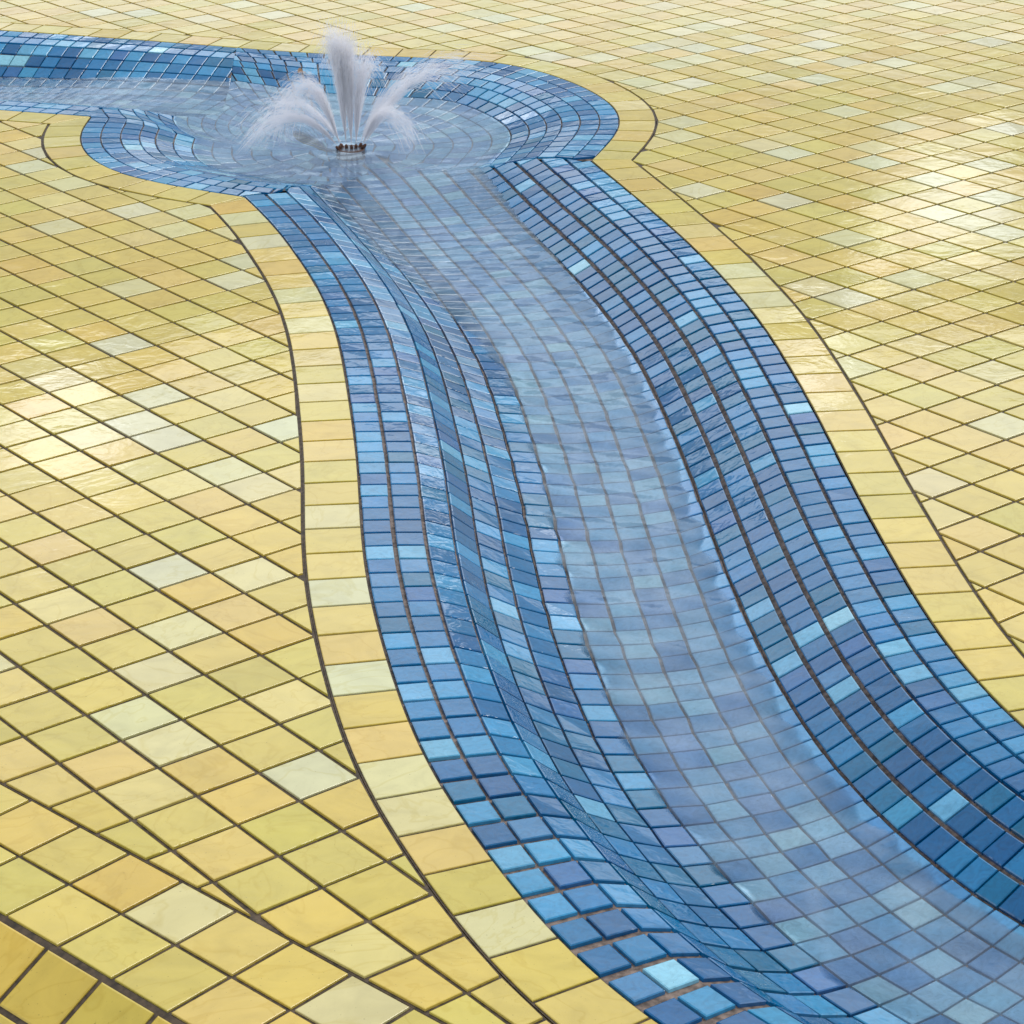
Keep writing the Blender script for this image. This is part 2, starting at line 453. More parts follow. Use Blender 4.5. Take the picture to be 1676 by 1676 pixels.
pv = pave.build('pavement', M_Y); tag(pv, kind='structure')
bd = bed.build('grout', M_G); tag(bd, kind='structure')
sl = slope.build('sloping_pavement', M_Y); tag(sl, kind='structure')
sb = slope_bed.build('slope_grout', M_G); tag(sb, kind='structure')

# ------------------------------------------------------------------ borders
def border(pieces, pitch, phases, mb, bedmb):
    for (inner, outer), ph in zip(pieces, phases):
        # pair inner and outer points
        s = arclen(inner)
        n = max(2, round((s[-1]-ph)/pitch))
        # outer counterpart of an inner arclength: use offset normal, clamped to mitre arrays
        ts = [0.0] if ph > .01 else []
        ts += list(ph+np.arange(n+1)*(s[-1]-ph)/n)
        for t0, t1 in zip(ts[:-1], ts[1:]):
            if t1-t0 < .02: continue
            m = 4
            I = [np.array([np.interp(t, s, inner[:,k]) for k in (0,1)]) for t in np.linspace(t0, t1, m+1)]
            O = [np.array([np.interp(t, s, outer[:,k]) for k in (0,1)]) for t in np.linspace(t0, t1, m+1)]
            cell = I+O[::-1]
            if area(cell) < 0: cell = cell[::-1]; 
            for a in range(m):
                q = [I[a], I[a+1], O[a+1], O[a]]
                if abs(area(q)) < 1e-6: continue
                if area(q) < 0: q = q[::-1]
                bedmb.poly([(p[0], p[1], -.0024) for p in q], (1,1,1,1))
            g = .0026/(t1-t0); gi = .003/BW
            def Q(f, w):
                t = t0+(t1-t0)*f
                i = np.array([np.interp(t, s, inner[:,k]) for k in (0,1)]); o = np.array([np.interp(t, s, outer[:,k]) for k in (0,1)])
                return i+(o-i)*w
            fs = np.linspace(g, 1-g, 4)
            P = [Q(f, gi*.6) for f in fs]+[Q(f, 1-gi) for f in fs[::-1]]
            P2 = []
            for q in P:
                if not P2 or np.linalg.norm(q-P2[-1]) > .002: P2.append(q)
            if len(P2) < 3: continue
            if area(P2) < 0: P2 = P2[::-1]
            if area(P2) < 4e-4: continue
            tl = rng.normal(0, .004, 2); c = np.mean(P2, axis=0); dz = rng.uniform(0, .0006)
            nn = np.array([-tl[0], -tl[1], 1.]); nn /= np.linalg.norm(nn)
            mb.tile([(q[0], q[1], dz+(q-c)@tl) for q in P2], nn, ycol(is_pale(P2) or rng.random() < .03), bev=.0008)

def phase_of(piece, px, pitch=.1):
    q = unproj(*px); s = arclen(piece); i = int(((piece-q)**2).sum(1).argmin()); return s[i] % pitch

pool = empty('fountain_pool', (PC[0], PC[1], 0)); tag(pool, 'round blue mosaic pool with the spraying fountain in its middle', 'pool')
chA = empty('water_channel', (.25, 4.0, 0)); tag(chA, 'broad winding blue mosaic channel running from the pool to the foreground', 'water channel')
chB = empty('water_channel', (-1.6, 7.2, 0)); tag(chB, 'far blue mosaic channel leaving the pool to the left edge', 'water channel')
def keep_local(ob, par):
    ob.parent = par; ob.matrix_parent_inverse = Matrix.Translation(-Vector(par.location))

split = int(np.argmin(abs(UEs[:,0]+.80)))
iR, oR_ = right_chain[0]
for par, pieces, ph in (
        (chB, [(iR[:split+1], oR_[:split+1])], [0]),
        (pool, [(iR[split:], oR_[split:])], [0]),
        (chA, [right_chain[1]], [phase_of(R_, (1424,851))]),
        (chB, [left_chain[0]], [0]),
        (pool, [left_chain[1]], [0]),
        (chA, [left_chain[2]], [phase_of(L_, (588,828.5))])):
    a, b = MB(), MB()
    border(pieces, .1, ph, a, b)
    o1 = a.build('tile_border', M_Y); keep_local(o1, par)
    o2 = b.build('border_grout', M_G); keep_local(o2, par)

# ------------------------------------------------------------------ blue tiles
TS = .0463
def quad_tile(mb, bedmb, C, col, hs=None, ts=.0463, tr_=.0515, dp=.0055):
    """C: four 3D corners ccw; shrinks to the real tile size, the rest is joint"""
    C = [np.array(c, float) for c in C]
    e0 = (np.linalg.norm(C[1]-C[0])+np.linalg.norm(C[2]-C[3]))/2; e1 = (np.linalg.norm(C[3]-C[0])+np.linalg.norm(C[2]-C[1]))/2
    nrm = np.cross(C[2]-C[0], C[3]-C[1]); l = np.linalg.norm(nrm)
    if l < 1e-6 or e0 < .012 or e1 < .012: return
    nrm /= l
    if nrm[2] < 0: C = C[::-1]; nrm = -nrm; 
    e0 = (np.linalg.norm(C[1]-C[0])+np.linalg.norm(C[2]-C[3]))/2; e1 = (np.linalg.norm(C[3]-C[0])+np.linalg.norm(C[2]-C[1]))/2
    def clipped(T):
        for h in (hs or []):
            if len(T) < 3: return []
            T = cut(T, list(h(np.array(T))))
        return T
    Bd = clipped(C)
    if len(Bd) >= 3: bedmb.poly([tuple(c-nrm*dp) for c in Bd], (1,1,1,1))
    f0 = min(1-.0034/e0, tr_/e0); f1 = min(1-.0034/e1, ts/e1)
    f0 *= rng.uniform(.985, 1); f1 *= rng.uniform(.985, 1)
    a0, a1 = (1-f0)/2+rng.normal(0, .006), (1-f1)/2+rng.normal(0, .006)
    def bl(u, v): return C[0]*(1-u)*(1-v)+C[1]*u*(1-v)+C[2]*u*v+C[3]*(1-u)*v
    T = [bl(a0, a1), bl(a0+f0, a1), bl(a0+f0, a1+f1), bl(a0, a1+f1)]
    tl = rng.normal(0, .00022, 4)
    T = [t+nrm*(k+.0002) for t, k in zip(T, tl)]
    if hs:
        T = clipped(T)
        if len(T) >= 3: T = dedupe(T, .003)
        if len(T) < 3: return
        per = sum(np.linalg.norm(T[k]-T[k-1]) for k in range(len(T))); ar = abs(area([t[:2] for t in T]))/max(nrm[2], .2)
        if 2*ar/per < .004: return
    mb.tile(T, nrm, col, th=dp+.0016, bev=.0012)

NODEA = np.zeros((len(secA), NC+1, 3))
for i, (l, r) in enumerate(secA):
    for k in range(NC+1):
        q = l+(r-l)*PX[k]; NODEA[i,k] = (q[0], q[1], PZ[k]*SCA[i])
for i in range(len(secA)):
    for k in range(5, 13):  # channel-bed joints bent in the mesh, imitating refraction by the water
        q = NODEA[i,k]; a_ = .0014*math.sin(math.pi*(k-4)/9.)
        dx = a_*(math.sin(q[1]*38+k*1.9)+.7*math.sin(q[1]*71+q[0]*40+k)); dy = a_*(math.sin(q[0]*52+i*.45)+.6*math.sin(q[0]*23-q[1]*61))
        NODEA[i,k] = (q[0]+dx, q[1]+dy*.9, q[2])
NODEB = np.zeros((len(secB), NC+1, 3))
for i, (l, r) in enumerate(secB):
    for k in range(NC+1):
        q = l+(r-l)*PX[k]; NODEB[i,k] = (q[0], q[1], PZ[k]*SCB[i])

CL, CR = np.array(BL[0]), np.array(BR[0])          # the two cusps
CHN = np.array([-(CR-CL)[1], (CR-CL)[0]])/np.linalg.norm(CR-CL)
def hA(P, z=None):
    """<= 0 where the main channel's own tiling holds, > 0 where the pool's rings hold"""
    P = np.asarray(P, float)[:,:2]
    if z is None: z = ch_z(A_L, A_R, P)[0]
    pz, d = pool_z(P); s_ = (P-CL)@CHN
    h = np.fmax(z-pz+.0008, (s_-.52)*.2)
    h = np.where(np.isnan(pz), np.where(s_ < .06, -1., 1.), h)
    h = np.where(s_ <= 0, -1., h)
    return np.where(np.isnan(z), 1., h)
def hB(P, z=None):
    P = np.asarray(P, float)[:,:2]
    if z is None: z = ch_z(B_L, B_R, P)[0]
    pz, d = pool_z(P)
    h = np.fmax(z-pz+.0008, (P[:,0]+.80)*.2)
    h = np.where(P[:,1] > PC[1]+.45, (P[:,0]+.80)*.2, h)
    h = np.where(np.isnan(pz), np.where(P[:,0] < -.80, -1., 1.), h)
    return np.where(np.isnan(z), 1., h)
def cut(T, h):
    """part of the 3D polygon T where h <= 0 (h given at its corners)"""
    if max(h) <= 0: return T
    if min(h) > 0: return []
    out = []; m = len(T)
    for i in range(m):
        j = (i+1) % m
        if h[i] <= 0: out.append(T[i])
        if (h[i] <= 0) != (h[j] <= 0):
            f = h[i]/(h[i]-h[j]); out.append(T[i]+(T[j]-T[i])*min(max(f, .02), .98))
    return out

usedA = np.zeros((len(secA), NC), bool)
a, b = MB(), MB()
for i in range(len(secA)-1):
    for k in range(NC):
        C = [NODEA[i,k], NODEA[i+1,k], NODEA[i+1,k+1], NODEA[i,k+1]]
        hh = hA(C, np.array([q[2] for q in C]))
        if hh.min() > 0: bcol(); continue
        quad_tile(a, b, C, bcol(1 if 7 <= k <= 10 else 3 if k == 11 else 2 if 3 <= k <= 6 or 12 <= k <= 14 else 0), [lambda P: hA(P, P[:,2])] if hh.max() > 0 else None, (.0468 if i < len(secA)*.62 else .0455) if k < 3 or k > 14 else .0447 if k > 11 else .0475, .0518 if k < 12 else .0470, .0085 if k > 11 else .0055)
o1 = a.build('blue_tile_lining', M_B); keep_local(o1, chA); o2 = b.build('lining_grout', M_GB); keep_local(o2, chA)
a, b = MB(), MB()
for i in range(len(secB)-1):
    for k in range(NC):
        C = [NODEB[i,k], NODEB[i+1,k], NODEB[i+1,k+1], NODEB[i,k+1]]
        hh = hB(C, np.array([q[2] for q in C]))
        if hh.min() > 0: bcol(); continue
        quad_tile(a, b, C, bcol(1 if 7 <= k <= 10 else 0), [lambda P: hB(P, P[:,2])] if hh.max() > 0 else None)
o1 = a.build('blue_tile_lining', M_B); keep_local(o1, chB); o2 = b.build('lining_grout', M_GB); keep_local(o2, chB)

a, b = MB(), MB()
cands = []
rings = 16
kd = np.r_[dk, dk[-1]+np.arange(1, 12)*.0515]; kz = np.r_[zk, -.067, -.068, [-.0685]*9]
for j in range(len(kd)-1):
    d0, d1 = kd[j], kd[j+1]
    rm = .81-(d0+d1)/2
    if rm < .0: break
    tt = np.linspace(-math.pi, math.pi, 2001); rq = np.maximum(PR(tt)-(d0+d1)/2, .03)
    sl = arclen(np.c_[rq*np.cos(tt), rq*np.sin(tt)])
    n = max(6, round(sl[-1]/.0515))
    for q in range(n):
        t0, t1 = np.interp(sl[-1]*q/n, sl, tt), np.interp(sl[-1]*(q+1)/n, sl, tt)
        C = []
        for t, d, z in ((t0, d1, kz[j+1]), (t0, d0, kz[j]), (t1, d0, kz[j]), (t1, d1, kz[j+1])):
            r = max(float(PR(t if t <= math.pi else t-2*math.pi))-d, .02); C.append((PC[0]+r*math.cos(t), PC[1]+r*math.sin(t), z))
        cands.append(C)
CC = np.array(cands); fl = CC.reshape(-1, 3)
hAc = -hA(fl).reshape(-1, 4); hBc = -hB(fl).reshape(-1, 4)
for C, ha, hb in zip(cands, hAc, hBc):
    if ha.min() > 0 or hb.min() > 0: continue
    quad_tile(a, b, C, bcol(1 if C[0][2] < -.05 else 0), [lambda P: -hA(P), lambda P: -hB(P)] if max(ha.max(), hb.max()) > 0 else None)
o1 = a.build('blue_tile_lining', M_B); keep_local(o1, pool); o2 = b.build('lining_grout', M_GB); keep_local(o2, pool)

# a sealing bed a little lower, so that no seam lets the ground below show
def seal(name, NODE, par):
    s = MB(); NODE = NODE.copy()
    pz, pd = pool_z(NODE.reshape(-1,3)[:,:2]); pz = pz.reshape(NODE.shape[:2]); pd = pd.reshape(NODE.shape[:2])
    NODE[:,:,2] = np.where(pd > .01, np.fmin(NODE[:,:,2], pz), NODE[:,:,2])
    for i in range(NODE.shape[0]-1):
        for k in range(NC):
            C = [NODE[i,k], NODE[i+1,k], NODE[i+1,k+1], NODE[i,k+1]]
            s.poly([(p[0], p[1], p[2]-.012) for p in C], (1,1,1,1))
    o = s.build(name, M_GB); keep_local(o, par)
s0 = int(np.argmin(np.hypot(*((A_L+A_R)/2-(CL+CR)/2).T)))
seal('mortar_bed', NODEA[s0-4:], chA); seal('mortar_bed', NODEB[:np.argmax(((B_L+B_R)/2)[:,0] > -1.1)], chB)
s = MB()
n = 90; grid = []
dd = np.linspace(.0, .80, 34)
for j in range(len(dd)):
    for q in range(n+1):
        t = 2*math.pi*q/n-math.pi; r = max(float(PR(t))-dd[j], 0)
        grid.append((PC[0]+r*math.cos(t), PC[1]+r*math.sin(t), float(np.interp(dd[j], np.r_[dk, dk[-1]+.0515, dk[-1]+.103], np.r_[zk, -.067, -.0685]))))
grid = np.array(grid)
za, _, _ = ch_z(A_L, A_R, grid[:,:2]); zb, _, _ = ch_z(B_L, B_R, grid[:,:2])
ins = (grid[:,:2]-CL)@(np.array([-(CR-CL)[1], (CR-CL)[0]])/np.linalg.norm(CR-CL))
za = np.where(ins < .55, za, np.nan)
grid[:,2] = np.fmin(np.fmin(grid[:,2], za), zb)-.013
grid = grid.reshape(len(dd), n+1, 3); ins = ins.reshape(len(dd), n+1)
for j in range(len(dd)-1):
    for q in range(n):
        if ins[j,q] < -.06: continue
        s.poly([tuple(grid[j+1,q]), tuple(grid[j,q]), tuple(grid[j,q+1]), tuple(grid[j+1,q+1])], (1,1,1,1))
o = s.build('mortar_bed', M_GB); keep_local(o, pool)

# ------------------------------------------------------------------ ground beyond
M_FAR, nt = nodes('far_paving'); L = nt.links.new
out = N(nt, 'ShaderNodeOutputMaterial'); p = N(nt, 'ShaderNodeBsdfPrincipled'); geo = N(nt, 'ShaderNodeNewGeometry')
mp = N(nt, 'ShaderNodeMapping'); mp.inputs['Rotation'].default_value = (0, 0, .9084); L(geo.outputs['Position'], mp.inputs[0])
br = N(nt, 'ShaderNodeTexBrick', offset=0.0, squash=1.0); br.inputs['Scale'].default_value = 1.0
br.inputs['Brick Width'].default_value = .1; br.inputs['Row Height'].default_value = .1; br.inputs['Mortar Size'].default_value = .003
br.inputs['Color1'].default_value = Y_MAIN[0]+(1,); br.inputs['Color2'].default_value = Y_MAIN[3]+(1,); br.inputs['Mortar'].default_value = lin(100,88,74)+(1,)
L(mp.outputs[0], br.inputs['Vector']); L(br.outputs['Color'], p.inputs['Base Color']); p.inputs['Roughness'].default_value = .25
L(p.outputs[0], out.inputs[0])
g = MB()
def rect(x0, y0, x1, y1, z=-.0035): g.poly([(x0,y0,z),(x1,y0,z),(x1,y1,z),(x0,y1,z)], (1,1,1,1))
rect(-400, 11.55, 400, 600); rect(-400, -60, -3.55, 11.55); rect(3.55, -60, 400, 11.55); rect(-3.55, -60, 3.55, 1.0, -.9)
rect(-3.55, 1.0, 3.55, 11.55, -.5)
gr = g.build('ground', M_FAR); tag(gr, kind='structure')

# ------------------------------------------------------------------ water
def water_level(P):
    zA, rA, fA = ch_z(A_L, A_R, P); zB, rB, fB = ch_z(B_L, B_R, P); zp, dp = pool_z(P)
    s = np.clip((rA-s0)/26., 0, 1)
    s = s*s*(3-2*s)
    kl = 4.2+(6.85-4.2)*s; kr = 12.2+(11.75-12.2)*s
    K = np.interp(fA, PX, np.arange(NC+1))
    zl = np.interp(kl, np.arange(NC+1), PZ); zr = np.interp(kr, np.arange(NC+1), PZ)
    wA = (zl+(zr-zl)*np.clip((K-kl)/(kr-kl), -.15, 1.15))*SCA[rA.astype(int)]
    wpool = -.046
    wB = -.080*SCB[rB.astype(int)]
    w = np.full(len(P), np.nan); floor = np.full(len(P), np.nan)
    t = np.clip((rA-(s0-9))/13., 0, 1); t = t*t*(3-2*t)
    inA = ~np.isnan(zA) & ((rA >= s0-9))
    w = np.where(inA, wpool*(1-t)+wA*t, w)
    x = P[:,0]; tb = np.clip((-.85-x)/.45, 0, 1)
    inB = ~np.isnan(zB) & np.isnan(w)
    w = np.where(inB, wpool*(1-tb)+wB*tb, w)
    w = np.where(np.isnan(w) & ~np.isnan(zp), wpool, w)
    fl = np.fmin(np.fmin(np.where(inA, zA, np.nan), zB), zp)
    return w, fl
hs = .011
xs = np.arange(-3.6, 1.3, hs); ys = np.arange(2.05, 8.6, hs)
gx, gy = np.meshgrid(xs, ys); PP = np.c_[gx.ravel(), gy.ravel()]
near = np.zeros(len(PP), bool)
mid = np.r_[(A_L+A_R)/2, (B_L+B_R)/2]
bbox = np.zeros(len(PP), bool)
zp, dp = pool_z(PP)
for c in mid[::3]: bbox |= ((PP-c)**2).sum(1) < .44**2
bbox |= ~np.isnan(zp)
idx = np.where(bbox)[0]
W = np.full(len(PP), np.nan); FL = W.copy()
W[idx], FL[idx] = water_level(PP[idx])
# gentle standing ripples of the running water
NZ = PP*1.0
FC = unproj(574, 243, -.045)
rad = np.hypot(*(PP-FC).T)
rip = .0010*np.sin(PP[:,1]*41+3*np.sin(PP[:,0]*9)+PP[:,0]*17)+.0007*np.sin(PP[:,0]*63-PP[:,1]*23+2*np.sin(PP[:,1]*7.3))+.0005*np.sin(PP[:,1]*97+PP[:,0]*51)
rip *= .18+.82*np.clip((rad-.6)/1.2, 0, 1)
rip *= 1-.6*np.clip((-.7-PP[:,0])/.4, 0, 1)
rip += .0008*np.exp(-rad/.16)*np.sin(rad*75+np.sin(PP[:,0]*30)*1.2)
W = W+rip
ok = ~np.isnan(W) & ~np.isnan(FL) & (W > FL-.010)
gi = -np.ones(len(PP), int); gi[ok] = np.arange(ok.sum())
wv = [(PP[i,0], PP[i,1], W[i]) for i in np.where(ok)[0]]
nx = len(xs); wf = []
okg = ok.reshape(gx.shape); gig = gi.reshape(gx.shape)
for j in range(okg.shape[0]-1):
    row = np.where(okg[j,:-1] & okg[j,1:] & okg[j+1,:-1] & okg[j+1,1:])[0]
    for i in row: wf.append((gig[j,i], gig[j,i+1], gig[j+1,i+1], gig[j+1,i]))
me = bpy.data.meshes.new('water'); me.from_pydata(wv, [], wf); me.update()
ae = me.attributes.new('foam', 'FLOAT', 'POINT'); ae.data.foreach_set('value', (.10*np.exp(-(rad[ok]/.42)**2)).astype(np.float32))
da = me.attributes.new('depth', 'FLOAT', 'POINT'); da.data.foreach_set('value', np.clip((W-FL)[ok]/.009, 0, 1).astype(np.float32))
for pl in me.polygons: pl.use_smooth = True
wo = bpy.data.objects.new('water', me); COL.objects.link(wo); tag(wo, kind='structure')

M_W, nt = nodes('running_water'); L = nt.links.new
out = N(nt, 'ShaderNodeOutputMaterial'); geo = N(nt, 'ShaderNodeNewGeometry')
mp = N(nt, 'ShaderNodeMapping'); mp.inputs['Scale'].default_value = (1.0, .45, 1.0); L(geo.outputs['Position'], mp.inputs[0])
n1 = N(nt, 'ShaderNodeTexNoise', i_Scale=26., i_Detail=3., i_Distortion=1.0); L(mp.outputs[0], n1.inputs['Vector'])
bm = N(nt, 'ShaderNodeBump', i_Strength=.14, i_Distance=.006); L(n1.outputs['Fac'], bm.inputs['Height'])
tr = N(nt, 'ShaderNodeBsdfTransparent'); tr.inputs[0].default_value = (.97, .99, 1.0, 1)
gl = N(nt, 'ShaderNodeBsdfGlossy', i_Roughness=.08); gl.inputs[0].default_value = (.82, .92, 1.0, 1); L(bm.outputs[0], gl.inputs['Normal'])
df = N(nt, 'ShaderNodeBsdfDiffuse'); df.inputs[0].default_value = (.60, .74, .93, 1)
fr = N(nt, 'ShaderNodeFresnel', i_IOR=1.33); L(bm.outputs[0], fr.inputs['Normal'])
sp = N(nt, 'ShaderNodeMapping'); sp.inputs['Scale'].default_value = (1.0, .16, 1.0); sp.inputs['Rotation'].default_value = (0, 0, .12); L(geo.outputs['Position'], sp.inputs[0])
n5 = N(nt, 'ShaderNodeTexNoise', i_Scale=13., i_Detail=3., i_Distortion=1.2); L(sp.outputs[0], n5.inputs['Vector'])
r5 = ramp(nt, [(.34, .04), (.52, .08), (.72, .13)]); L(n5.outputs['Fac'], r5.inputs[0])
dp_ = N(nt, 'ShaderNodeAttribute', attribute_name='depth'); vf = N(nt, 'ShaderNodeMath', operation='MULTIPLY'); fo = N(nt, 'ShaderNodeAttribute', attribute_name='foam'); va = N(nt, 'ShaderNodeMath', operation='ADD'); L(r5.outputs[0], va.inputs[0]); L(fo.outputs['Fac'], va.inputs[1]); L(va.outputs[0], vf.inputs[0]); L(dp_.outputs['Fac'], vf.inputs[1])
m0 = N(nt, 'ShaderNodeMixShader'); L(vf.outputs[0], m0.inputs[0]); L(tr.outputs[0], m0.inputs[1]); L(df.outputs[0], m0.inputs[2])
m1 = N(nt, 'ShaderNodeMixShader'); L(fr.outputs[0], m1.inputs[0]); L(m0.outputs[0], m1.inputs[1]); L(gl.outputs[0], m1.inputs[2])
fd = N(nt, 'ShaderNodeMapRange'); L(dp_.outputs['Fac'], fd.inputs[0]); fd.inputs[2].default_value = .22
tz = N(nt, 'ShaderNodeBsdfTransparent'); m2 = N(nt, 'ShaderNodeMixShader'); L(fd.outputs[0], m2.inputs[0]); L(tz.outputs[0], m2.inputs[1]); L(m1.outputs[0], m2.inputs[2])
L(m2.outputs[0], out.inputs[0])
me.materials.append(M_W)

# ------------------------------------------------------------------ fountain head and jets
M_MET, nt = nodes('tarnished_brass'); L = nt.links.new
out = N(nt, 'ShaderNodeOutputMaterial'); p = N(nt, 'ShaderNodeBsdfPrincipled'); p.inputs['Base Color'].default_value = (.10, .05, .035, 1)
p.inputs['Metallic'].default_value = .8; p.inputs['Roughness'].default_value = .4
n1 = N(nt, 'ShaderNodeTexNoise', i_Scale=200.); r = ramp(nt, [(.3, .25), (.7, .6)]); L(n1.outputs['Fac'], r.inputs[0]); L(r.outputs[0], p.inputs['Roughness']); L(p.outputs[0], out.inputs[0])

def lathe(mb, prof, cx=0, cy=0, cz=0, n=24, rot=None):
    base = len(mb.v)
    for (r, z) in prof:
        for k in range(n):
            t = 2*math.pi*k/n; v = Vector((r*math.cos(t), r*math.sin(t), z))
            if rot is not None: v = rot @ v
            mb.v.append((cx+v.x, cy+v.y, cz+v.z))
    for i in range(len(prof)-1):
        for k in range(n):
            a = base+i*n+k; b_ = base+i*n+(k+1) % n
            mb.f.append((a, b_, b_+n, a+n)); mb.c.append(None)

FZ = -.046
foun = empty('fountain', (FC[0], FC[1], FZ)); tag(foun, 'low brass nozzle ring throwing a tall central plume and curved side jets', 'fountain')
mb = MB(); lathe(mb, [(.0, -.002), (.026, -.002), (.029, .001), (.035, .001), (.038, -.003), (.038, -.045)], n=40); 
mb.build('nozzle_plate', M_MET, foun)
M_J, nt = nodes('spray_water'); L = nt.links.new
out = N(nt, 'ShaderNodeOutputMaterial'); tr = N(nt, 'ShaderNodeBsdfTransparent')
df = N(nt, 'ShaderNodeBsdfDiffuse'); df.inputs[0].default_value = (.98, .97, 1.0, 1)
tl = N(nt, 'ShaderNodeBsdfTranslucent'); tl.inputs[0].default_value = (.98, .97, 1.0, 1)
gl = N(nt, 'ShaderNodeBsdfGlossy', i_Roughness=.15)
ma = N(nt, 'ShaderNodeMixShader', i_Fac=.5); L(df.outputs[0], ma.inputs[1]); L(tl.outputs[0], ma.inputs[2])
mg = N(nt, 'ShaderNodeMixShader', i_Fac=.08); L(ma.outputs[0], mg.inputs[1]); L(gl.outputs[0], mg.inputs[2])
mx = N(nt, 'ShaderNodeMixShader', i_Fac=.34); L(tr.outputs[0], mx.inputs[1]); L(mg.outputs[0], mx.inputs[2]); L(mx.outputs[0], out.inputs[0])

def spindle(mb, a, b, r):
    """slender drop drawn out along a-b"""
    d = b-a; l = d.length
    if l < 1e-6: return
    d.normalize(); u = d.orthogonal().normalized(); w = d.cross(u)
    i = len(mb.v); m = (a+b)/2
    mb.v.append(tuple(a)); 
    for k in range(3):
        t = 2*math.pi*k/3; q = m+(u*math.cos(t)+w*math.sin(t))*r; mb.v.append(tuple(q))
    mb.v.append(tuple(b))
    for k in range(3):
        k2 = (k+1) % 3
        mb.f.append((i, i+1+k2, i+1+k)); mb.f.append((i+4, i+1+k, i+1+k2)); mb.c.append(None); mb.c.append(None)

def jet(origin, apex, land, n, spread, solid, tmax=1.0, name='water_jet'):
    """ballistic path from origin through apex height; horizontally uniform speed. apex, land: offsets from origin (land used for reach)"""
    mb = MB()
    H = apex.z
    reach = Vector((land.x, land.y, 0))
    g = 9.81; vz = math.sqrt(2*g*max(H, .01)); T = 2*vz/g
    vh = reach/T
    for i in range(int(n*.5)):
        s = random.random()**1.15*tmax*T
        k = 1+random.gauss(0, .05)
        if random.random() < (s/T)**1.6*.75: continue
        vzz = vz*k; vv = Vector((vh.x+random.gauss(0, spread)*vz*.42, vh.y+random.gauss(0, spread)*vz*.42, 0))
        pos = lambda t: origin+Vector((vv.x*t, vv.y*t, vzz*t-.5*g*t*t))
        p0 = pos(s); p1 = pos(s+random.uniform(.015, .055))
        if p1.z < origin.z-.02 or p0.z < origin.z-.02: continue
        spindle(mb, p0, p1, random.uniform(.00028, .00062))
    # coherent thread close to the nozzle
    for _ in range(solid):
        vv = Vector((vh.x+random.gauss(0, .012), vh.y+random.gauss(0, .012), 0)); prev = None
        for q in range(12):
            t = q/11*T*.22; P = origin+Vector((vv.x*t, vv.y*t, vz*t-.5*g*t*t))
            if prev is not None: spindle(mb, prev, P+(P-prev)*.4, .0014)
            prev = P
    o = mb.build(name, M_J, foun)
    return o
J = Vector
specs = [  # nozzle offset, apex height, reach (x, y), drops, spread, threads, share of the arc
    ((-.010, .004), .272, (-.05, .00), 15000, .068, 3, .60),
    ((.002, .0), .262, (-.01, .03), 14000, .078, 3, .60),
    ((.012, .004), .215, (.07, .02), 8000, .10, 2, .62),
    ((-.024, -.002), .160, (-.17, .02), 8500, .095, 3, .95),
    ((-.030, -.008), .085, (-.24, -.04), 4500, .13, 2, .9),
    ((-.022, .014), .10, (-.26, .10), 2200, .20, 1, .9),
    ((.028, -.002), .095, (.14, -.06), 5000, .13, 2, .9),
    ((.032, .008), .195, (.44, .10), 3200, .12, 2, .58),
    ((.022, .016), .16, (.30, .18), 2500, .18, 1, .7),
]
for (nx_, ny_), H, (rx, ry), n, sp, so, tm in specs:
    org = Vector((nx_*1.15, ny_*1.15, .012))
    T = 2*math.sqrt(2*H/9.81); d = Vector((rx/T, ry/T, math.sqrt(2*9.81*H))).normalized()
    rot = d.to_track_quat('Z', 'Y').to_matrix()
    mb = MB(); lathe(mb, [(.0042, -.012), (.0042, .001), (.003, .004), (.002, .005), (.002, .0)], org.x, org.y, .006, 12, rot)
    nz = mb.build('nozzle', M_MET, foun)
    jet(org, Vector((0, 0, H)), Vector((rx, ry, 0)), n, sp, so, tm)

# a dead leaf caught on the far rim
M_LF, nt = nodes('dead_leaf'); out = N(nt, 'ShaderNodeOutputMaterial'); p = N(nt, 'ShaderNodeBsdfPrincipled'); p.inputs['Roughness'].default_value = .6
n1 = N(nt, 'ShaderNodeTexNoise', i_Scale=60.); mxx = N(nt, 'ShaderNodeMix', data_type='RGBA'); mxx.inputs[6].default_value = (.10, .05, .02, 1); mxx.inputs[7].default_value = (.28, .14, .05, 1)
nt.links.new(n1.outputs[0], mxx.inputs[0]); nt.links.new(mxx.outputs[2], p.inputs[0]); nt.links.new(p.outputs[0], out.inputs[0])
lf = MB(); lz = -.03
for _ in range(12):
    q = unproj(493, 122, lz); lz = .5*lz+.5*float(np.nan_to_num(pool_z(np.array([q]))[0][0]))
m_ = 9
for sgn in (-1, 1):
    pr = None
    for k in range(m_):
        t = k/(m_-1); x = (t-.5)*.045; w = .011*math.sin(math.pi*t)**.8; z = .004*math.cos((t-.5)*4)
        cur = ((x, 0, z), (x, sgn*w, z+.004*w/.011))
        if pr: lf.f.append(tuple(range(len(lf.v), len(lf.v)+4))); lf.v += [pr[0], cur[0], cur[1], pr[1]]; lf.c.append(None)
        pr = cur
lo = lf.build('dead_leaf', M_LF); lo.location = (q[0], q[1], lz+.007); lo.rotation_euler = (.5, .2, 1.2)
tag(lo, 'small curled brown leaf stuck on the blue tiles behind the fountain', 'leaf')

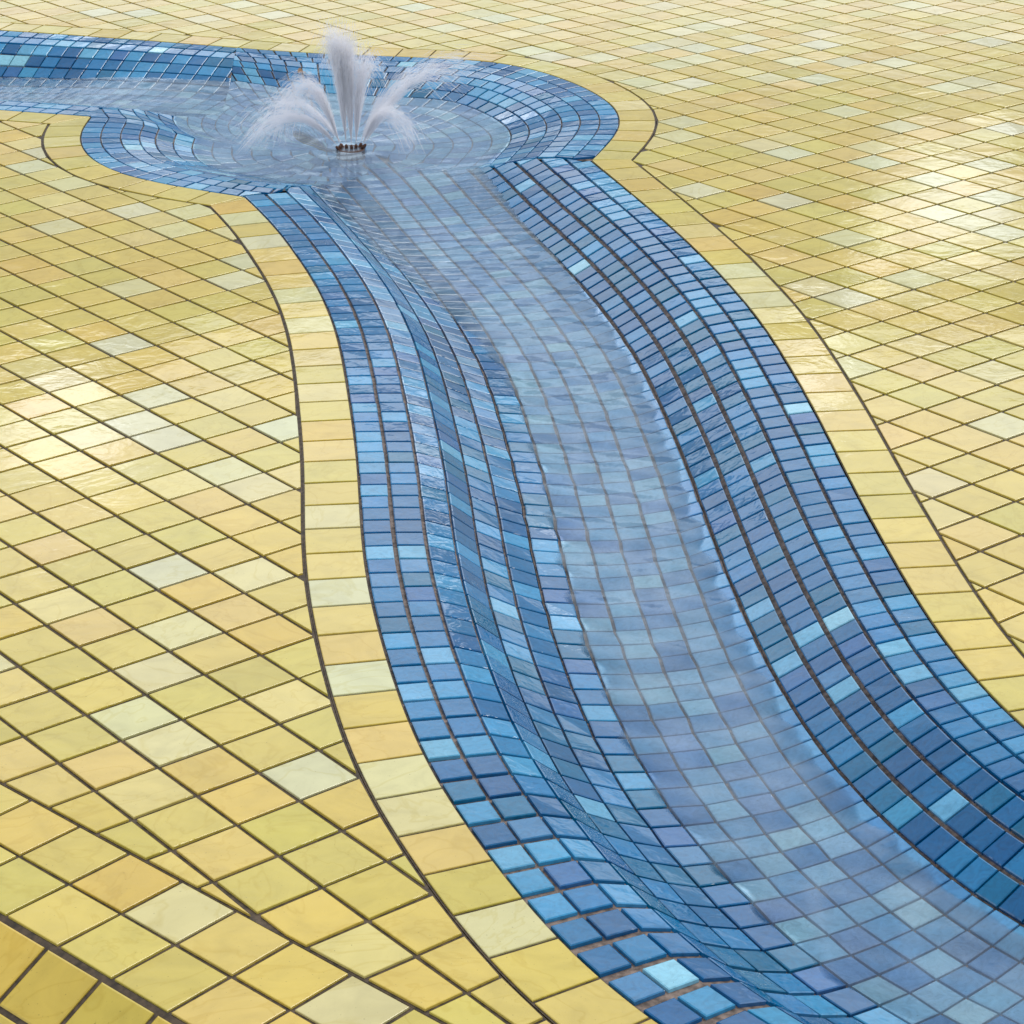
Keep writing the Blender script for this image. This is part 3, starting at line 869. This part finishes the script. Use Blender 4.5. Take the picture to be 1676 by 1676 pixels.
# ------------------------------------------------------------------ sky and light
w = bpy.data.worlds.new('World'); SC.world = w; w.use_nodes = True; nt = w.node_tree; nt.nodes.clear(); L = nt.links.new
out = N(nt, 'ShaderNodeOutputWorld'); sky = N(nt, 'ShaderNodeTexSky', sky_type='NISHITA'); sky.sun_disc = False
SUN_EL, SUN_AZ = math.radians(52), math.radians(38)     # azimuth measured from +Y towards +X
sky.sun_elevation = SUN_EL; sky.sun_rotation = SUN_AZ
b1 = N(nt, 'ShaderNodeBackground', i_Strength=.10); L(sky.outputs[0], b1.inputs[0])
tc = N(nt, 'ShaderNodeTexCoord'); sx = N(nt, 'ShaderNodeSeparateXYZ'); L(tc.outputs['Generated'], sx.inputs[0])
nz = N(nt, 'ShaderNodeTexNoise', i_Scale=4.5, i_Detail=5., i_Distortion=.6); L(tc.outputs['Generated'], nz.inputs['Vector'])
nz2 = N(nt, 'ShaderNodeTexNoise', i_Scale=38., i_Detail=4., i_Distortion=.8); L(tc.outputs['Generated'], nz2.inputs['Vector'])
# added bright and dark sky bands, shaped for the tile reflections, torn by noise
ad = N(nt, 'ShaderNodeMath', operation='MULTIPLY_ADD'); ad.inputs[1].default_value = .10; L(nz.outputs['Fac'], ad.inputs[0])
sb_ = N(nt, 'ShaderNodeMath', operation='SUBTRACT'); sb_.inputs[1].default_value = .05; L(sx.outputs['Z'], sb_.inputs[0]); L(sb_.outputs[0], ad.inputs[2])
rp = ramp(nt, [(.0, .40/3), (.14, .50/3), (.19, 1.6/3), (.215, 1.45/3), (.245, .70/3), (.325, .60/3), (.345, 2.2/3), (.44, 2.0/3), (.58, 1.5/3), (.76, .80/3), (1., .7/3)])
L(ad.outputs[0], rp.inputs[0])
b2 = N(nt, 'ShaderNodeBackground', i_Strength=3.0)
tint = N(nt, 'ShaderNodeVectorMath', operation='MULTIPLY'); tint.inputs[1].default_value = (.95, 1.0, 1.05); acc = rp.outputs[0]
for az, el, rad_, amp in ((10.4, 16.6, 1.4, 2.4), (-10.8, 21.2, 1.3, 2.2), (7.2, 20.2, .7, 1.6), (8.6, 17.6, .6, 1.8)):  # added bright sky spots, aimed so their glare reflects in the tiles
    az, el = math.radians(az), math.radians(el)
    dt = N(nt, 'ShaderNodeVectorMath', operation='DISTANCE'); dt.inputs[1].default_value = (math.sin(az)*math.cos(el), math.cos(az)*math.cos(el), math.sin(el))
    L(tc.outputs['Generated'], dt.inputs[0])
    jj = N(nt, 'ShaderNodeMath', operation='MULTIPLY_ADD'); jj.inputs[1].default_value = .03; jj.inputs[2].default_value = -.015; L(nz2.outputs['Fac'], jj.inputs[0])
    a2 = N(nt, 'ShaderNodeMath', operation='ADD'); L(dt.outputs['Value'], a2.inputs[0]); L(jj.outputs[0], a2.inputs[1])
    mr = N(nt, 'ShaderNodeMapRange', interpolation_type='SMOOTHSTEP'); rr_ = math.radians(rad_)
    for kk, vv in ((1, rr_*.35), (2, rr_*1.7), (3, amp/3), (4, 0.)): mr.inputs[kk].default_value = vv
    L(a2.outputs[0], mr.inputs[0])
    a3 = N(nt, 'ShaderNodeVectorMath', operation='ADD'); L(acc, a3.inputs[0]); L(mr.outputs[0], a3.inputs[1]); acc = a3.outputs[0]
L(acc, tint.inputs[0]); L(tint.outputs[0], b2.inputs[0])
mx = N(nt, 'ShaderNodeMixShader', i_Fac=.8); L(b1.outputs[0], mx.inputs[1]); L(b2.outputs[0], mx.inputs[2]); L(mx.outputs[0], out.inputs[0])
sd_ = bpy.data.lights.new('sun', 'SUN'); sd_.energy = 1.5; sd_.angle = math.radians(28); sd_.color = (1, .95, .87)
so = bpy.data.objects.new('sun', sd_); COL.objects.link(so)
dv = Vector((math.sin(SUN_AZ)*math.cos(SUN_EL), math.cos(SUN_AZ)*math.cos(SUN_EL), math.sin(SUN_EL)))
so.rotation_euler = (-dv).to_track_quat('-Z', 'Y').to_euler()

# ------------------------------------------------------------------ camera
cam = bpy.data.cameras.new('camera'); co = bpy.data.objects.new('camera', cam); COL.objects.link(co); SC.camera = co
cam.sensor_fit = 'HORIZONTAL'; cam.sensor_width = 36; cam.lens = 36*F/1676; cam.clip_start = .05; cam.clip_end = 2000
fwd = Vector((0, math.cos(PIT), -math.sin(PIT))); up0 = Vector((0, math.sin(PIT), math.cos(PIT))); rt0 = Vector((1, 0, 0))
c_, s_ = math.cos(ROLL), math.sin(ROLL)
rt = rt0*c_ - up0*s_*(-1)*(-1); up = up0*c_ + rt0*s_
rt = rt0*c_ - up0*s_
co.matrix_world = Matrix(((rt.x, up.x, -fwd.x, 0), (rt.y, up.y, -fwd.y, 0), (rt.z, up.z, -fwd.z, HT), (0, 0, 0, 1)))
SC.view_settings.view_transform = 'Standard'; SC.view_settings.look = 'None'; SC.view_settings.exposure = 0.0; SC.view_settings.gamma = 1
SC.cycles.transparent_max_bounces = 32; SC.cycles.diffuse_bounces = 3; SC.cycles.glossy_bounces = 2; SC.cycles.max_bounces = 6
SC.render.resolution_x = SC.render.resolution_y = 1024
